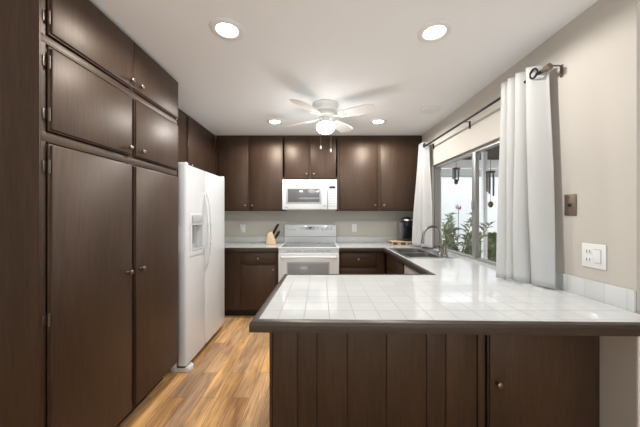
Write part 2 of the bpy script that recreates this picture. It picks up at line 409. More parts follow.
# ------------------------------------------------------------------ base cabinets
BF = 3.53; BZ = CT-0.042
def base_back(x0, x1, label, fr_boxes):
    r = root('base_cabinet', ((x0+x1)/2, 3.8, 0), label, 'cabinet', 'dark base cabinets')
    mk('body', MB().box(x0, x1, BF+0.019, YB-0.001, 0.10, BZ), WOODV, r, None)
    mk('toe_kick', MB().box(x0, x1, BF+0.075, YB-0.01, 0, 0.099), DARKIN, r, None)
    f = MB()
    for bx in fr_boxes: f.box(bx[0], bx[1], BF+bx[4], BF+0.0185, bx[2], bx[3])
    mk('face_frame', f, WOODV, r, None)
    return r
x0, x1 = XL+0.005, -0.528
bl = base_back(x0, x1, 'dark brown base cabinet left of the range with one drawer and one door',
               [(x0, x1, 0.10, 0.135, 0), (x0, x1, BZ-0.035, BZ, 0), (-1.0, x1, 0.665, 0.70, 0), (-1.10, -1.0, 0.1345, BZ-0.0345, 0.0005), (-0.56, x1, 0.1345, BZ-0.0345, 0.0005), (x0, -1.10, 0.1345, BZ-0.0345, 0.003)])
front('drawer', 'y-', BF, -1.015, -0.565, 0.70, BZ-0.022, bl, (-0.79, 0.765))
front('door', 'y-', BF, -1.015, -0.565, 0.125, 0.672, bl, (-0.60, 0.625))
x0, x1 = 0.246, 0.83
br_ = base_back(x0, x1, 'dark brown drawer cabinet between the range and the sink run',
                [(x0, x1, 0.10, 0.135, 0), (x0, x1, BZ-0.035, BZ, 0), (x0, 0.72, 0.63, 0.66, 0), (x0, 0.72, 0.40, 0.43, 0), (x0, 0.27, 0.1345, BZ-0.0345, 0.0005), (0.71, x1, 0.1345, BZ-0.0345, 0.0005)])
for z0, z1 in ((0.665, BZ-0.035), (0.435, 0.635), (0.13, 0.405)):
    front('drawer', 'y-', BF, 0.262, 0.715, z0, z1, br_, (0.49, (z0+z1)/2+0.01))
# sink cabinet in the right run
CX = 0.855
sk = root('sink_cabinet', (1.1, 3.1, 0), 'dark brown sink base cabinet facing the range below the window', 'cabinet')
mk('body', MB().box(CX+0.019, XR-0.002, 2.72, BF+0.017, 0.10, 0.66).box(CX+0.019, XR-0.002, 3.47, BF+0.017, 0.661, BZ), WOODV, sk, None)
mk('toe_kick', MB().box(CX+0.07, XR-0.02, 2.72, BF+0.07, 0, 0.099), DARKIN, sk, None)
mk('face_frame', MB().box(CX, CX+0.0185, 2.72, BF-0.022, 0.10, 0.14).box(CX, CX+0.0185, 2.72, BF-0.022, BZ-0.04, BZ).box(CX, CX+0.0185, 2.72, BF-0.022, 0.64, 0.68)
   .box(CX, CX+0.018, 2.72, 2.78, 0.139, BZ-0.039).box(CX, CX+0.018, 3.44, BF-0.022, 0.139, BZ-0.039), WOODV, sk, None)
front('drawer', 'x-', CX, 2.775, 3.45, 0.67, BZ-0.025, sk, None, mat=WOODY)
front('door', 'x-', CX, 2.775, 3.10, 0.13, 0.65, sk, (3.06, 0.6))
front('door', 'x-', CX, 3.12, 3.45, 0.13, 0.65, sk, (3.16, 0.6))
# dishwasher
dw = root('dishwasher', (1.1, 2.42, 0), 'white dishwasher under the tiled counter near the window', 'dishwasher')
mk('body', MB().box(CX+0.02, XR-0.01, 2.10, 2.715, 0.10, BZ-0.005), WHITE, dw, None)
dd = mk('door', MB().box(CX-0.02, CX+0.0195, 2.103, 2.712, 0.13, BZ-0.12, 0.006), WHITE, dw)
mk('control_panel', MB().box(CX-0.025, CX+0.0195, 2.103, 2.712, BZ-0.117, BZ-0.01, 0.006), WHITE, dw)
mk('handle', MB().tube([(CX-0.024, 2.2, BZ-0.10), (CX-0.05, 2.22, BZ-0.10), (CX-0.05, 2.49, BZ-0.10), (CX-0.024, 2.51, BZ-0.10)], 0.007), WHITE, dd)
mk('kick_plate', MB().box(CX+0.04, XR-0.1, 2.11, 2.705, 0, 0.099), GREYP, dw, None)

# ------------------------------------------------------------------ peninsula cabinet
PD = 1.385; PXL = -0.255; PBK = 1.97
pen = root('peninsula_cabinet', (0.58, 1.68, 0), 'dark brown peninsula base with grooved panelling and a large door at the right', 'cabinet')
mk('body', MB().box(PXL+0.014, XR-0.002, PD+0.019, PBK, 0.10, BZ), WOODV, pen, None)
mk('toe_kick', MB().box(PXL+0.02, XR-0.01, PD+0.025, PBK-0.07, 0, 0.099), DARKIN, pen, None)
mk('end_panel', MB().box(PXL, PXL+0.0135, PD, PBK, 0, BZ, 0.002), WOODV, pen)
gro = [-0.113, -0.015, 0.138, 0.335, 0.537, 0.634]
pb = MB(); xs = [PXL+0.014] + gro + [0.792]
for a, c in zip(xs[:-1], xs[1:]): pb.box(a+0.0022, c-0.0022, PD, PD+0.0185, 0.0, BZ, 0.0025)
pb.box(xs[0]+0.003, xs[-1]-0.003, PD+0.008, PD+0.018, 0, BZ-0.002)
mk('groove_panel', pb, WOODV, pen)
mk('door_frame', MB().box(0.7935, 0.829, PD-0.004, PD+0.018, 0, BZ, 0.002).box(1.385, XR-0.003, PD-0.002, PD+0.018, 0, BZ, 0.002).box(0.8295, 1.3845, PD, PD+0.018, BZ-0.008, BZ), WOODV, pen)
pdoor = front('door', 'y-', PD+0.002, 0.846, 1.372, 0.04, BZ-0.016, pen, (0.882, 0.497))

# ------------------------------------------------------------------ counters
CI = 0.797; CE = 3.49       # inner edge of the sink run ; front edge of the back run
PF = 1.112; PFR = 1.072; PB = 2.00; PL0 = -0.287; PL1 = -0.262
TW = 0.031                  # wood edge width
WN = 1.98                   # where the window sill run touches the wall
ctr = root('countertop', (0.6, 1.6, CT-0.045), 'white tiled u-shaped countertop with dark wood edge running from range to peninsula', 'countertop')
SX0, SX1, SY0, SY1 = 0.875, 1.335, 2.735, 3.44      # sink cut-out
tz0, tz1 = CT-0.040, CT
TE = TW-0.0005
tl = MB()
tl.box(0.244, CI+TW, CE+TE, YB-0.013, tz0, tz1)                                   # back right run
tl.box(CI+TW, SX0, PB-0.02, YB-0.013, tz0, tz1).box(SX1, XR-0.013, PB-0.02, YB-0.013, tz0, tz1)
tl.box(SX0, SX1, PB-0.02, SY0, tz0, tz1).box(SX0, SX1, SY1, YB-0.013, tz0, tz1)
tl.box(CI+TW, XR-0.013, PB-TW, PB-0.02, tz0, tz1)
tl.prism([(PL0+TE, PF+TE-0.0008), (XR-0.013, PFR+TE), (XR-0.013, PB-TE), (PL1+TE, PB-TE)], 'z', tz0, tz1)
mk('tile_top', tl, TILE, ctr, None)
def edge_poly(pts, w_, z0, z1):      # mitred moulding along an open path, body on the left side of the path
    t = bmesh.new(); n = len(pts); P = [Vector((x, y)) for x, y in pts]
    prof = [(0, z0), (w_, z0), (w_, z1), (0.014, z1), (0.005, z1-0.003), (0.001, z1-0.010), (0, z1-0.016), (0, z0+0.006)]
    rings = []
    for i in range(n):
        d0 = (P[i]-P[i-1]).normalized() if i else (P[1]-P[0]).normalized()
        d1 = (P[i+1]-P[i]).normalized() if i < n-1 else d0
        n0 = Vector((-d0.y, d0.x)); n1 = Vector((-d1.y, d1.x)); mvec = (n0+n1); mvec = mvec / max(mvec.dot(n0), 1e-4)
        rings.append([t.verts.new((P[i].x+mvec.x*o, P[i].y+mvec.y*o, z)) for o, z in prof])
    for a, b in zip(rings[:-1], rings[1:]):
        for k in range(len(prof)): t.faces.new((a[k], a[(k+1) % len(prof)], b[(k+1) % len(prof)], b[k]))
    t.faces.new(rings[0]); t.faces.new(rings[-1][::-1])
    m_ = MB(); m_.merge(t); return m_
mk('wood_edge', edge_poly([(0.244, CE), (CI, CE), (CI, PB), (PL1, PB), (PL0, PF), (XR+0.02, PFR)], TW, CT-0.041, CT+0.003), TRIMW, ctr)
mk('backsplash', MB().box(0.244, XR-0.001, YB-0.012, YB-0.001, CT-0.03, CT+0.092, 0.003), TILEB, ctr)
mk('backsplash', MB().box(XR-0.012, XR-0.001, WE, WY0-0.02, CT-0.03, CT+0.095, 0.003), TILER, ctr)
mk('backsplash', MB().box(XR-0.012, XR-0.001, WY1+0.01, YB-0.0125, CT-0.03, CT+0.092, 0.003), TILER, ctr)
cl = root('countertop', (-1.1, 3.8, CT-0.045), 'short white tiled counter left of the range holding the knife block', 'countertop')
mk('tile_top', MB().box(XL+0.005, -0.526, CE+TE, YB-0.013, tz0, tz1), TILE, cl, None)
mk('wood_edge', edge_poly([(XL+0.005, CE), (-0.526, CE)], TW, CT-0.041, CT+0.003), TRIMW, cl)
mk('backsplash', MB().box(XL+0.005, -0.526, YB-0.012, YB-0.001, CT-0.03, CT+0.092, 0.003), TILEB, cl)

# ------------------------------------------------------------------ refrigerator
fy0, fy1, fd = 2.300, 3.24, 2.690
fg = root('refrigerator', (-1.45, 2.74, 0), 'white side by side refrigerator with a water dispenser', 'refrigerator')
mk('body', MB().box(-1.775, -1.205, fy0, fy1, 0.03, 1.745, 0.006), WHITE, fg)
mk('gasket', MB().box(-1.2045, -1.196, fy0+0.012, fy1-0.012, 0.09, 1.735), BLACK, fg, None)
def fdoor(y0, y1, hole=None):
    mb = MB()
    if not hole: mb.box(-1.195, -1.12, y0, y1, 0.062, 1.752, 0.018, 3, only=2)
    else:
        a0, a1, z0, z1 = hole
        mb.box(-1.195, -1.12, y0, y1, z1, 1.752, 0.018, 3, only=2).box(-1.195, -1.12, y0, y1, 0.062, z0, 0.018, 3, only=2)
        mb.prism([(-1.195, y0), (-1.195, a0), (-1.12, a0), (-1.12, y0+0.018), (-1.1253, y0+0.0053), (-1.138, y0)], 'z', z0, z1)
        mb.box(-1.195, -1.12, a1, y1, z0, z1).box(-1.195, -1.175, a0, a1, z0, z1)
    return mk('door', mb, WHITE, fg)
hole = (2.395, 2.605, 1.02, 1.235)
d1 = fdoor(fy0, fd-0.006, hole); d2 = fdoor(fd+0.006, fy1)
mk('dispenser_frame', MB().box(-1.122, -1.116, 2.365, 2.635, 1.235, 1.345, 0.004).box(-1.122, -1.112, 2.365, 2.635, 0.965, 1.02, 0.004)
   .box(-1.122, -1.112, 2.365, 2.395, 1.0205, 1.2345).box(-1.122, -1.112, 2.605, 2.635, 1.0205, 1.2345), WHITE, d1)
mk('dispenser_recess', MB().box(-1.1745, -1.168, hole[0], hole[1], hole[2], hole[3]), OFFW, d1, None)
mk('dispenser_lever', MB().box(-1.165, -1.13, 2.46, 2.54, 1.195, 1.232, 0.006).prism([(-1.150, 1.07), (-1.144, 1.07), (-1.135, 1.195), (-1.147, 1.195)], 'y', 2.475, 2.525), GREYP, d1)
mk('drip_tray', MB().box(-1.168, -1.105, 2.40, 2.60, 1.012, 1.024, 0.004), OFFW, d1)
mk('dispenser_panel', MB().box(-1.1118, -1.1095, 2.40, 2.60, 1.255, 1.325, 0.001), OFFW, d1)
def handle(y, s_):
    pts = []
    for k in range(17):
        t = k/16; z = 0.80 + 0.74*t
        b_ = math.sin(PI*t)**0.55 if 0 < t < 1 else 0
        pts.append((-1.123+0.045*b_, y + s_*0.010*b_, z))
    return MB().tube(pts, [0.008+0.002*math.sin(PI*k/16) for k in range(17)], 10)
mk('handle', handle(fd-0.026, -1), WHITE, d1); mk('handle', handle(fd+0.026, 1), WHITE, d2)
mk('base_grille', MB().box(-1.20, -1.135, fy0+0.01, fy1-0.01, 0.041, 0.061, 0.003), BLACK, fg)
mk('foot_cover', MB().prism([(-1.26, fy0+0.015), (-1.11, fy0+0.015), (-1.09, fy0+0.035), (-1.09, fy0+0.075), (-1.13, fy0+0.12), (-1.26, fy0+0.12)], 'z', 0.0, 0.040, 0.006), WHITE2, fg)
mk('hinge_cover', MB().box(-1.25, -1.125, fy0+0.004, fy0+0.055, 1.7525, 1.772, 0.006), WHITE2, fg)
mk('hinge_cover', MB().box(-1.25, -1.125, fy1-0.055, fy1-0.004, 1.7525, 1.772, 0.006), WHITE2, fg)

# ------------------------------------------------------------------ range
rx0, rx1 = -0.524, 0.242; rc = (rx0+rx1)/2
rg = root('range', (rc, 3.78, 0), 'white freestanding electric range with glass cooktop between the base cabinets', 'range')
mk('body', MB().box(rx0+0.002, rx1-0.002, 3.475, YB-0.02, 0.03, 0.895), WHITE, rg, None)
mk('foot', MB().cyl((rx0+0.06, 3.55, 0), (rx0+0.06, 3.55, 0.03), 0.02), GREYP, rg); mk('foot', MB().cyl((rx1-0.06, 3.55, 0), (rx1-0.06, 3.55, 0.03), 0.02), GREYP, rg)
mk('cooktop_frame', MB().box(rx0, rx1, 3.435, YB-0.075, 0.8955, 0.917, 0.006), WHITE, rg)
ck = mk('cooktop_glass', MB().box(rx0+0.035, rx1-0.035, 3.475, YB-0.10, 0.9172, 0.920, 0.001), COOK, rg)
for bx, by, r in ((-0.32, 3.60, 0.095), (0.05, 3.60, 0.075), (-0.32, 3.86, 0.075), (0.05, 3.86, 0.095)):
    mk('burner_ring', MB().lathe((bx, by, 0.9201), (0, 0, 1), [(r, 0), (r, 0.0006), (r-0.006, 0.0006), (r-0.006, 0)], 32), GREYP, ck)
bg_ = MB().prism([(YB-0.022, 0.896), (YB-0.085, 0.896), (YB-0.085, 1.0), (YB-0.098, 1.01), (YB-0.075, 1.175), (YB-0.022, 1.185)], 'x', rx0+0.004, rx1-0.004, 0.005)
gd = mk('backguard', bg_, WHITE, rg)
def gy(z): return YB-0.098 + (z-1.01)/0.165*0.023
for kx in (-0.44, -0.375, 0.04, 0.105, 0.17):
    z = 1.115; y = gy(z)
    k = mk('burner_knob', MB().lathe((kx, y+0.001, z), (0, -1, 0.14), [(0, 0), (0.026, 0), (0.026, 0.006), (0.019, 0.010), (0.017, 0.026), (0.012, 0.029), (0, 0.029)], 20), WHITE2, gd)
    mk('knob_pointer', MB().box(kx-0.002, kx+0.002, y-0.030, y-0.027, z+0.002, z+0.020), GREYP, k, None)
mk('control_display', MB().prism([(gy(1.10)-0.002, 1.10), (gy(1.10)+0.002, 1.10), (gy(1.15)+0.002, 1.15), (gy(1.15)-0.002, 1.15)], 'x', -0.215, -0.075), OFFW, gd)
mk('clock_display', MB().prism([(gy(1.118)-0.0035, 1.118), (gy(1.118), 1.118), (gy(1.138), 1.138), (gy(1.138)-0.0035, 1.138)], 'x', -0.170, -0.120), BLACK, gd)
mk('clock_digits', MB().box(-0.160, -0.155, gy(1.128)-0.0045, gy(1.128)-0.003, 1.122, 1.134).box(-0.151, -0.146, gy(1.128)-0.0045, gy(1.128)-0.003, 1.122, 1.134).box(-0.138, -0.133, gy(1.128)-0.0045, gy(1.128)-0.003, 1.122, 1.134), DISP, gd)
for sx in (-1, 1):
    bt = MB()
    for i in range(3 if sx > 0 else 4):
        for zz in (1.112, 1.136): bt.box(rc+sx*(0.085+i*0.017)-0.006, rc+sx*(0.085+i*0.017)+0.006, gy(zz)-0.003, gy(zz)+0.001, zz-0.006, zz+0.006)
    mk('keypad', bt, OFFW, gd, None)
mk('vent_strip', MB().box(rx0+0.004, rx1-0.004, 3.440, 3.4745, 0.845, 0.894, 0.006), WHITE, rg)
vs_ = MB()
for (a, c) in ((-0.42, -0.36), (-0.345, -0.23), (-0.21, -0.07), (-0.055, 0.06), (0.075, 0.14)): vs_.box(a, c, 3.4385, 3.4405, 0.866, 0.876)
mk('vent_slot', vs_, GREYP, rg, None)
od = mk('oven_door', MB().box(rx0+0.004, rx1-0.004, 3.425, 3.4745, 0.26, 0.842, 0.010), WHITE, rg)
mk('oven_window', MB().box(-0.40, 0.105, 3.4225, 3.4275, 0.42, 0.722, 0.002), OVENG, od)
mk('window_trim', MB().box(-0.415, 0.12, 3.4238, 3.4262, 0.722, 0.737).box(-0.415, 0.12, 3.4238, 3.4262, 0.405, 0.42).box(-0.415, -0.40, 3.4238, 3.4262, 0.42, 0.722).box(0.105, 0.12, 3.4238, 3.4262, 0.42, 0.722), OFFW, od, None)
hp = [(rx0+0.045, 3.428, 0.795)]
for k in range(13):
    t = k/12; hp.append((rx0+0.06+(rx1-rx0-0.12)*t, 3.385-0.016*math.sin(PI*t), 0.797+0.006*math.sin(PI*t)))
hp.append((rx1-0.045, 3.428, 0.795))
mk('oven_handle', MB().tube(hp, 0.0125, 12), WHITE, od)
mk('storage_drawer', MB().box(rx0+0.004, rx1-0.004, 3.43, 3.4745, 0.06, 0.254, 0.008), WHITE, rg)

# ------------------------------------------------------------------ microwave
mx0, mx1, mz0, mz1, mf = -0.514, 0.246, 1.392, 1.803, 3.735
mx1 = 0.230
mw = root('microwave', ((mx0+mx1)/2, 3.9, mz0), 'white over the range microwave mounted below the short cabinet', 'microwave')
mk('body', MB().box(mx0+0.012, mx1, mf+0.03, YB-0.002, mz0, mz1-0.0), WHITE, mw, None) if False else mk('body', MB().box(-0.500, 0.229, mf+0.03, YB-0.002, mz0, mz1), WHITE, mw, None)
mk('vent_grille', MB().box(mx0, mx1, mf, mf+0.0295, mz1-0.062, mz1, 0.006), WHITE, mw)
sl = MB()
for i in range(22): sl.box(mx0+0.05+i*0.030, mx0+0.05+i*0.030+0.019, mf-0.001, mf+0.001, mz1-0.045, mz1-0.036)
mk('vent_louvre', sl, OFFW, mw, None)
md = mk('door', MB().box(mx0, 0.098, mf-0.006, mf+0.0295, mz0+0.004, mz1-0.066, 0.008), WHITE, mw)
mk('door_window', MB().box(-0.438, -0.005, mf-0.0085, mf-0.004, mz0+0.10, mz1-0.13, 0.006), MICG, md)
mk('window_border', MB().box(-0.462, 0.020, mf-0.0072, mf-0.005, mz0+0.075, mz1-0.105, 0.001), OFFW, md)
mk('door_handle', MB().tube([(0.062, mf-0.006, mz0+0.05), (0.062, mf-0.034, mz0+0.065), (0.062, mf-0.042, mz0+0.175), (0.062, mf-0.034, mz0+0.285), (0.062, mf-0.006, mz0+0.30)], 0.011, 10), WHITE, md)
mk('brand_badge', MB().box(-0.478, -0.430, mf-0.0075, mf-0.0055, mz0+0.025, mz0+0.038), OFFW, md, None)
mp_ = mk('control_panel', MB().box(0.102, mx1, mf-0.006, mf+0.0295, mz0+0.004, mz1-0.066, 0.006), WHITE, mw)
mk('panel_display', MB().box(0.125, 0.210, mf-0.008, mf-0.005, mz1-0.125, mz1-0.092, 0.001), BLACK, mp_)
kb = MB()
for r in range(6):
    for c_ in range(3): kb.box(0.124+c_*0.030, 0.146+c_*0.030, mf-0.0072, mf-0.0055, mz0+0.04+r*0.033, mz0+0.058+r*0.033)
mk('keypad', kb, OFFW, mp_, None)
mk('task_light', MB().box(-0.25, -0.05, 3.85, 3.93, mz0-0.004, mz0+0.0005), WHITE2, mw)

# ------------------------------------------------------------------ sink + faucet
sk2 = root('sink', (1.10, 3.07, CT), 'stainless steel double bowl sink set in the counter under the window', 'sink')
rz = CT+0.001
def bowl(x0, x1, y0, y1, d):
    t = bmesh.new(); r = 0.05
    def ring(x0, x1, y0, y1, z, r, n=5):
        vs = []
        for cx, cy, a0 in ((x1-r, y1-r, 0), (x0+r, y1-r, PI/2), (x0+r, y0+r, PI), (x1-r, y0+r, 1.5*PI)):
            for k in range(n+1): a = a0+PI/2*k/n; vs.append(t.verts.new((cx+r*math.cos(a), cy+r*math.sin(a), z)))
        return vs
    R = [ring(x0-0.012, x1+0.012, y0-0.012, y1+0.012, rz+0.003, r+0.012), ring(x0, x1, y0, y1, rz-0.002, r), ring(x0+0.012, x1-0.012, y0+0.012, y1-0.012, rz-d+0.03, r), ring(x0+0.045, x1-0.045, y0+0.045, y1-0.045, rz-d, r*0.7)]
    for a, b in zip(R[:-1], R[1:]):
        for k in range(len(a)): t.faces.new((a[k], a[(k+1) % len(a)], b[(k+1) % len(b)], b[k]))
    t.faces.new(R[-1]); return t
S0, S1, S2, S3 = 0.860, 1.350, 2.70, 3.455
b1 = (0.905, 1.215, 2.765, 3.058); b2 = (0.905, 1.215, 3.085, 3.410)
rim = MB()
rim.box(S0, b1[0]-0.010, S2, S3, CT+0.0005, rz+0.004, 0.001).box(b1[1]+0.010, S1, S2, S3, CT+0.0005, rz+0.004, 0.001)
rim.box(b1[0]-0.011, b1[1]+0.011, S2, b1[2]-0.010, CT+0.0005, rz+0.004).box(b1[0]-0.011, b1[1]+0.011, b2[3]+0.010, S3, CT+0.0005, rz+0.004).box(b1[0]-0.011, b1[1]+0.011, b1[3]+0.010, b2[2]-0.010, CT-0.01, rz+0.004)
mk('rim', rim, STEEL, sk2)
for i, bb in enumerate((b1, b2)):
    m_ = MB(); m_.merge(bowl(*bb, 0.17)); bo = mk('bowl', m_, STEELB, sk2)
    mk('drain', MB().lathe(((bb[0]+bb[1])/2, (bb[2]+bb[3])/2, rz-0.169), (0, 0, 1), [(0, 0.001), (0.03, 0.001), (0.042, 0.004), (0.045, 0)], 20), NICKEL, bo)
fz = rz+0.0045; fx, fy = 1.285, 2.93
fc = root('faucet', (fx, fy, fz), 'brushed nickel high arc kitchen faucet behind the sink', 'faucet')
mk('base', MB().lathe((fx, fy, fz), (0, 0, 1), [(0, 0), (0.030, 0), (0.030, 0.006), (0.020, 0.02), (0.018, 0.09), (0.022, 0.10), (0.014, 0.112), (0, 0.112)], 20), NICKEL, fc)
pts = [(fx, fy, fz+0.10), (fx, fy, fz+0.17)]
for k in range(15):
    a = PI*k/14; pts.append((fx-0.095+0.095*math.cos(a), fy-0.02*(k/14), fz+0.20+0.095*math.sin(a)))
pts.append((fx-0.195, fy-0.022, fz+0.165))
mk('spout', MB().tube(pts, 0.014, 14), NICKEL, fc)
mk('spray_head', MB().lathe((fx-0.194, fy-0.022, fz+0.175), (-0.12, 0, -1), [(0, 0), (0.013, 0), (0.017, 0.02), (0.019, 0.055), (0.014, 0.06), (0, 0.06)], 16), NICKEL, fc)
mk('lever', MB().tube([(fx+0.015, fy, fz+0.075), (fx+0.03, fy-0.03, fz+0.085), (fx+0.035, fy-0.075, fz+0.10)], [0.011, 0.008, 0.006], 10), NICKEL, fc)
for (yy, hh, nm, lb) in ((2.80, 0.11, 'soap_dispenser', 'nickel soap dispenser beside the faucet nearest the white curtain'),):
    sd = root(nm, (1.285, yy, fz), lb, 'soap dispenser')
    mk('bottle_neck', MB().lathe((1.285, yy, fz), (0, 0, 1), [(0, 0), (0.022, 0), (0.022, 0.006), (0.012, 0.014), (0.011, hh-0.03), (0.014, hh-0.02), (0.014, hh-0.004), (0, hh)], 16), NICKEL, sd)
    mk('nozzle', MB().tube([(1.285, yy, fz+hh-0.01), (1.255, yy, fz+hh-0.002), (1.225, yy, fz+hh-0.018)], [0.007, 0.006, 0.005], 10), NICKEL, sd)
sp_ = root('side_sprayer', (1.285, 2.86, fz), 'small nickel side sprayer between faucet and soap dispenser', 'sprayer')
mk('collar', MB().lathe((1.285, 2.86, fz), (0, 0, 1), [(0, 0), (0.021, 0), (0.021, 0.006), (0.014, 0.018), (0, 0.018)], 16), NICKEL, sp_)
mk('spray_handle', MB().lathe((1.285, 2.86, fz+0.0175), (-0.08, 0, 1), [(0, 0), (0.010, 0), (0.009, 0.04), (0.014, 0.07), (0.017, 0.10), (0.010, 0.108), (0, 0.108)], 16), NICKEL, sp_)

# ------------------------------------------------------------------ knife block and knives
kx, ky = -0.680, 3.93
kb_ = MB().prism([(kx-0.085, CT+0.001), (kx+0.055, CT+0.001), (kx+0.050, CT+0.05), (kx+0.002, CT+0.185), (kx-0.055, CT+0.160)], 'y', ky-0.05, ky+0.05, 0.004)
kbo = mk('knife_block', kb_, BAMBOO); tag(kbo, 'slanted pale wood knife block on the counter left of the range', 'knife block')
dn = Vector((0.40, 0, 0.92)).normalized()
base0 = Vector((kx+0.014, 0, CT+0.152)); base1 = Vector((kx+0.046, 0, CT+0.085))
kn0 = None; idx = 0
klab = ['black handled knife, tallest at the back of the knife block', 'black handled knife at the top of the block beside the tallest', 'black handled knife at the front top slot of the block',
        'short black knife handle low at the rear of the block', 'short black knife handle in the lower middle slot of the block', 'short black knife handle lowest at the front of the block']
for rw, base in enumerate((base0, base1)):
    for j, yy in enumerate((0.035, 0.0, -0.035)):
        hl = (0.15, 0.135, 0.12)[j] if rw == 0 else 0.115
        p = Vector((base.x, ky+yy, base.z)); q = p + dn*hl
        r_ = root('knife', p, klab[idx], 'knife', 'knives in the block'); idx += 1
        side = Vector((0.86, 0, -0.5))
        m_ = MB(); m_.tube([p+dn*0.004, p+dn*(hl*0.3), p+dn*(hl*0.75)+side*0.003, q+side*0.006], [0.011, 0.0155, 0.0145, 0.0165], 8)
        mk('handle', m_, BLACK, r_)
        mk('bolster', MB().cyl(p-dn*0.006, p+dn*0.006, 0.009, seg=8), STEEL, r_)
# ------------------------------------------------------------------ coffee maker and rack
mx, my = 1.225, 3.90
cm = root('coffee_maker', (mx, my, CT+0.055), 'black single cup coffee maker in the corner beside the far curtain', 'coffee maker')
z0 = CT+0.056
mk('water_tank', MB().box(mx-0.115, mx-0.055, my-0.06, my+0.07, z0+0.02, z0+0.26, 0.012), BLACKG, cm)
mk('body', MB().box(mx-0.05, mx+0.09, my+0.0, my+0.11, z0, z0+0.28, 0.015), BLACK, cm)
mk('brew_head', MB().lathe((mx+0.01, my-0.01, z0+0.20), (0, 0, 1), [(0, 0), (0.062, 0), (0.078, 0.02), (0.082, 0.08), (0.07, 0.115), (0.04, 0.13), (0, 0.133)], 24), BLACK, cm)
mk('lid_band', MB().lathe((mx+0.01, my-0.01, z0+0.285), (0, 0, 1), [(0.079, 0), (0.0835, 0.002), (0.080, 0.016), (0.074, 0.018)], 24), STEEL, cm)
mk('drip_tray', MB().box(mx-0.05, mx+0.075, my-0.11, my+0.0, z0, z0+0.035, 0.01), BLACK, cm)
rk = root('pod_tray', (1.12, 3.86, CT), 'low wooden rack with open sides under the coffee maker', 'tray')
rX0, rX1, rY0, rY1 = 0.985, 1.335, 3.76, 4.05
mk('tray_top', MB().box(rX0, rX1, rY0, rY1, CT+0.046, CT+0.055, 0.002), TRAYW, rk)
mk('tray_base', MB().box(rX0, rX1, rY0, rY1, CT+0.001, CT+0.008, 0.002), TRAYW, rk)
for px_ in (rX0+0.006, (rX0+rX1)/2-0.06, (rX0+rX1)/2+0.07, rX1-0.006):
    for py_ in (rY0+0.006, rY1-0.006):
        mk('post', MB().box(px_-0.005, px_+0.005, py_-0.005, py_+0.005, CT+0.0085, CT+0.0455), TRAYW, rk, None)
pn = None
PODM = [newmat('pod_brown', (0.20, 0.10, 0.05), 0.5), newmat('pod_cream', (0.7, 0.62, 0.5), 0.5)]
for i in range(5):
    o = MB().lathe((rX0+0.045+i*0.055, rY0+0.035, CT+0.0085), (0, 0, 1), [(0, 0), (0.016, 0), (0.021, 0.03), (0.023, 0.031), (0.023, 0.033), (0, 0.033)], 14)
    o = mk('coffee_pod', o, PODM[i % 2])
    tag(o, 'small coffee pod lined up inside the low wooden rack', 'coffee pod', 'coffee pods in the rack')

# ------------------------------------------------------------------ outlets and plates
def plate_back(cx, z, label):
    r = root('wall_outlet', (cx, YB, z), label, 'outlet')
    p = mk('plate', MB().box(cx-0.036, cx+0.036, YB-0.006, YB-0.0005, z-0.058, z+0.058, 0.002), WHITE2, r)
    for dz in (-0.022, 0.022):
        s_ = mk('socket', MB().box(cx-0.017, cx+0.017, YB-0.0075, YB-0.0055, z+dz-0.014, z+dz+0.014, 0.001), WHITE2, p)
        mk('slot', MB().box(cx-0.008, cx-0.005, YB-0.0082, YB-0.0072, z+dz-0.006, z+dz+0.006).box(cx+0.005, cx+0.008, YB-0.0082, YB-0.0072, z+dz-0.006, z+dz+0.006), GREYP, s_, None)
    return r
plate_back(-1.155, 1.115, 'white wall outlet above the left counter holding a plug-in device')
plate_back(0.515, 1.125, 'white wall outlet on the back wall right of the range')
nl = root('plug_in_freshener', (-1.165, YB-0.01, 1.12), 'white plug-in air freshener in the left wall outlet', 'air freshener')
mk('plug_body', MB().box(-1.19, -1.14, YB-0.04, YB-0.0085, 1.09, 1.13, 0.008), WHITE2, nl)
mk('refill_bottle', MB().lathe((-1.172, YB-0.045, 1.122), (0, 0, 1), [(0, 0), (0.02, 0), (0.022, 0.03), (0.014, 0.05), (0.010, 0.065), (0, 0.067)], 14), WHITE, nl)
# right wall plates
def plate_side(y, z, hw, hh, name, label, cat, mat):
    r = root(name, (XR, y, z), label, cat)
    return r, mk('plate', MB().box(XR-0.007, XR-0.0005, y-hw, y+hw, z-hh, z+hh, 0.003), mat, r)
r, p = plate_side(1.545, 1.388, 0.036, 0.060, 'jack_plate', 'small bronze wall plate with a dark jack beside the near curtain', 'wall plate', BRONZE)
mk('jack', MB().box(XR-0.009, XR-0.0065, 1.535, 1.556, 1.378, 1.398, 0.001), BLACK, p)
mk('screw', MB().lathe((XR-0.0065, 1.545, 1.43), (-1, 0, 0), [(0, 0), (0.004, 0), (0.003, 0.002), (0, 0.002)], 10), HINGEM, p)
mk('screw', MB().lathe((XR-0.0065, 1.545, 1.346), (-1, 0, 0), [(0, 0), (0.004, 0), (0.003, 0.002), (0, 0.002)], 10), HINGEM, p)
r, p = plate_side(1.413, 1.122, 0.062, 0.062, 'outlet_plate', 'white double wall plate with outlet and rocker switch above the peninsula', 'wall plate', WHITE2)
for dz in (-0.022, 0.022):
    s_ = mk('socket', MB().box(XR-0.0085, XR-0.0065, 1.42, 1.454, 1.122+dz-0.015, 1.122+dz+0.015, 0.001), WHITE2, p)
    mk('slot', MB().box(XR-0.0095, XR-0.0083, 1.428, 1.4305, 1.122+dz-0.007, 1.122+dz+0.007).box(XR-0.0095, XR-0.0083, 1.443, 1.4455, 1.122+dz-0.007, 1.122+dz+0.007), BLACK, s_, None)
mk('switch_border', MB().box(XR-0.0080, XR-0.0065, 1.371, 1.407, 1.086, 1.158), OFFW, p, None)
mk('rocker', MB().box(XR-0.011, XR-0.0075, 1.373, 1.405, 1.089, 1.155, 0.002), WHITE2, p)

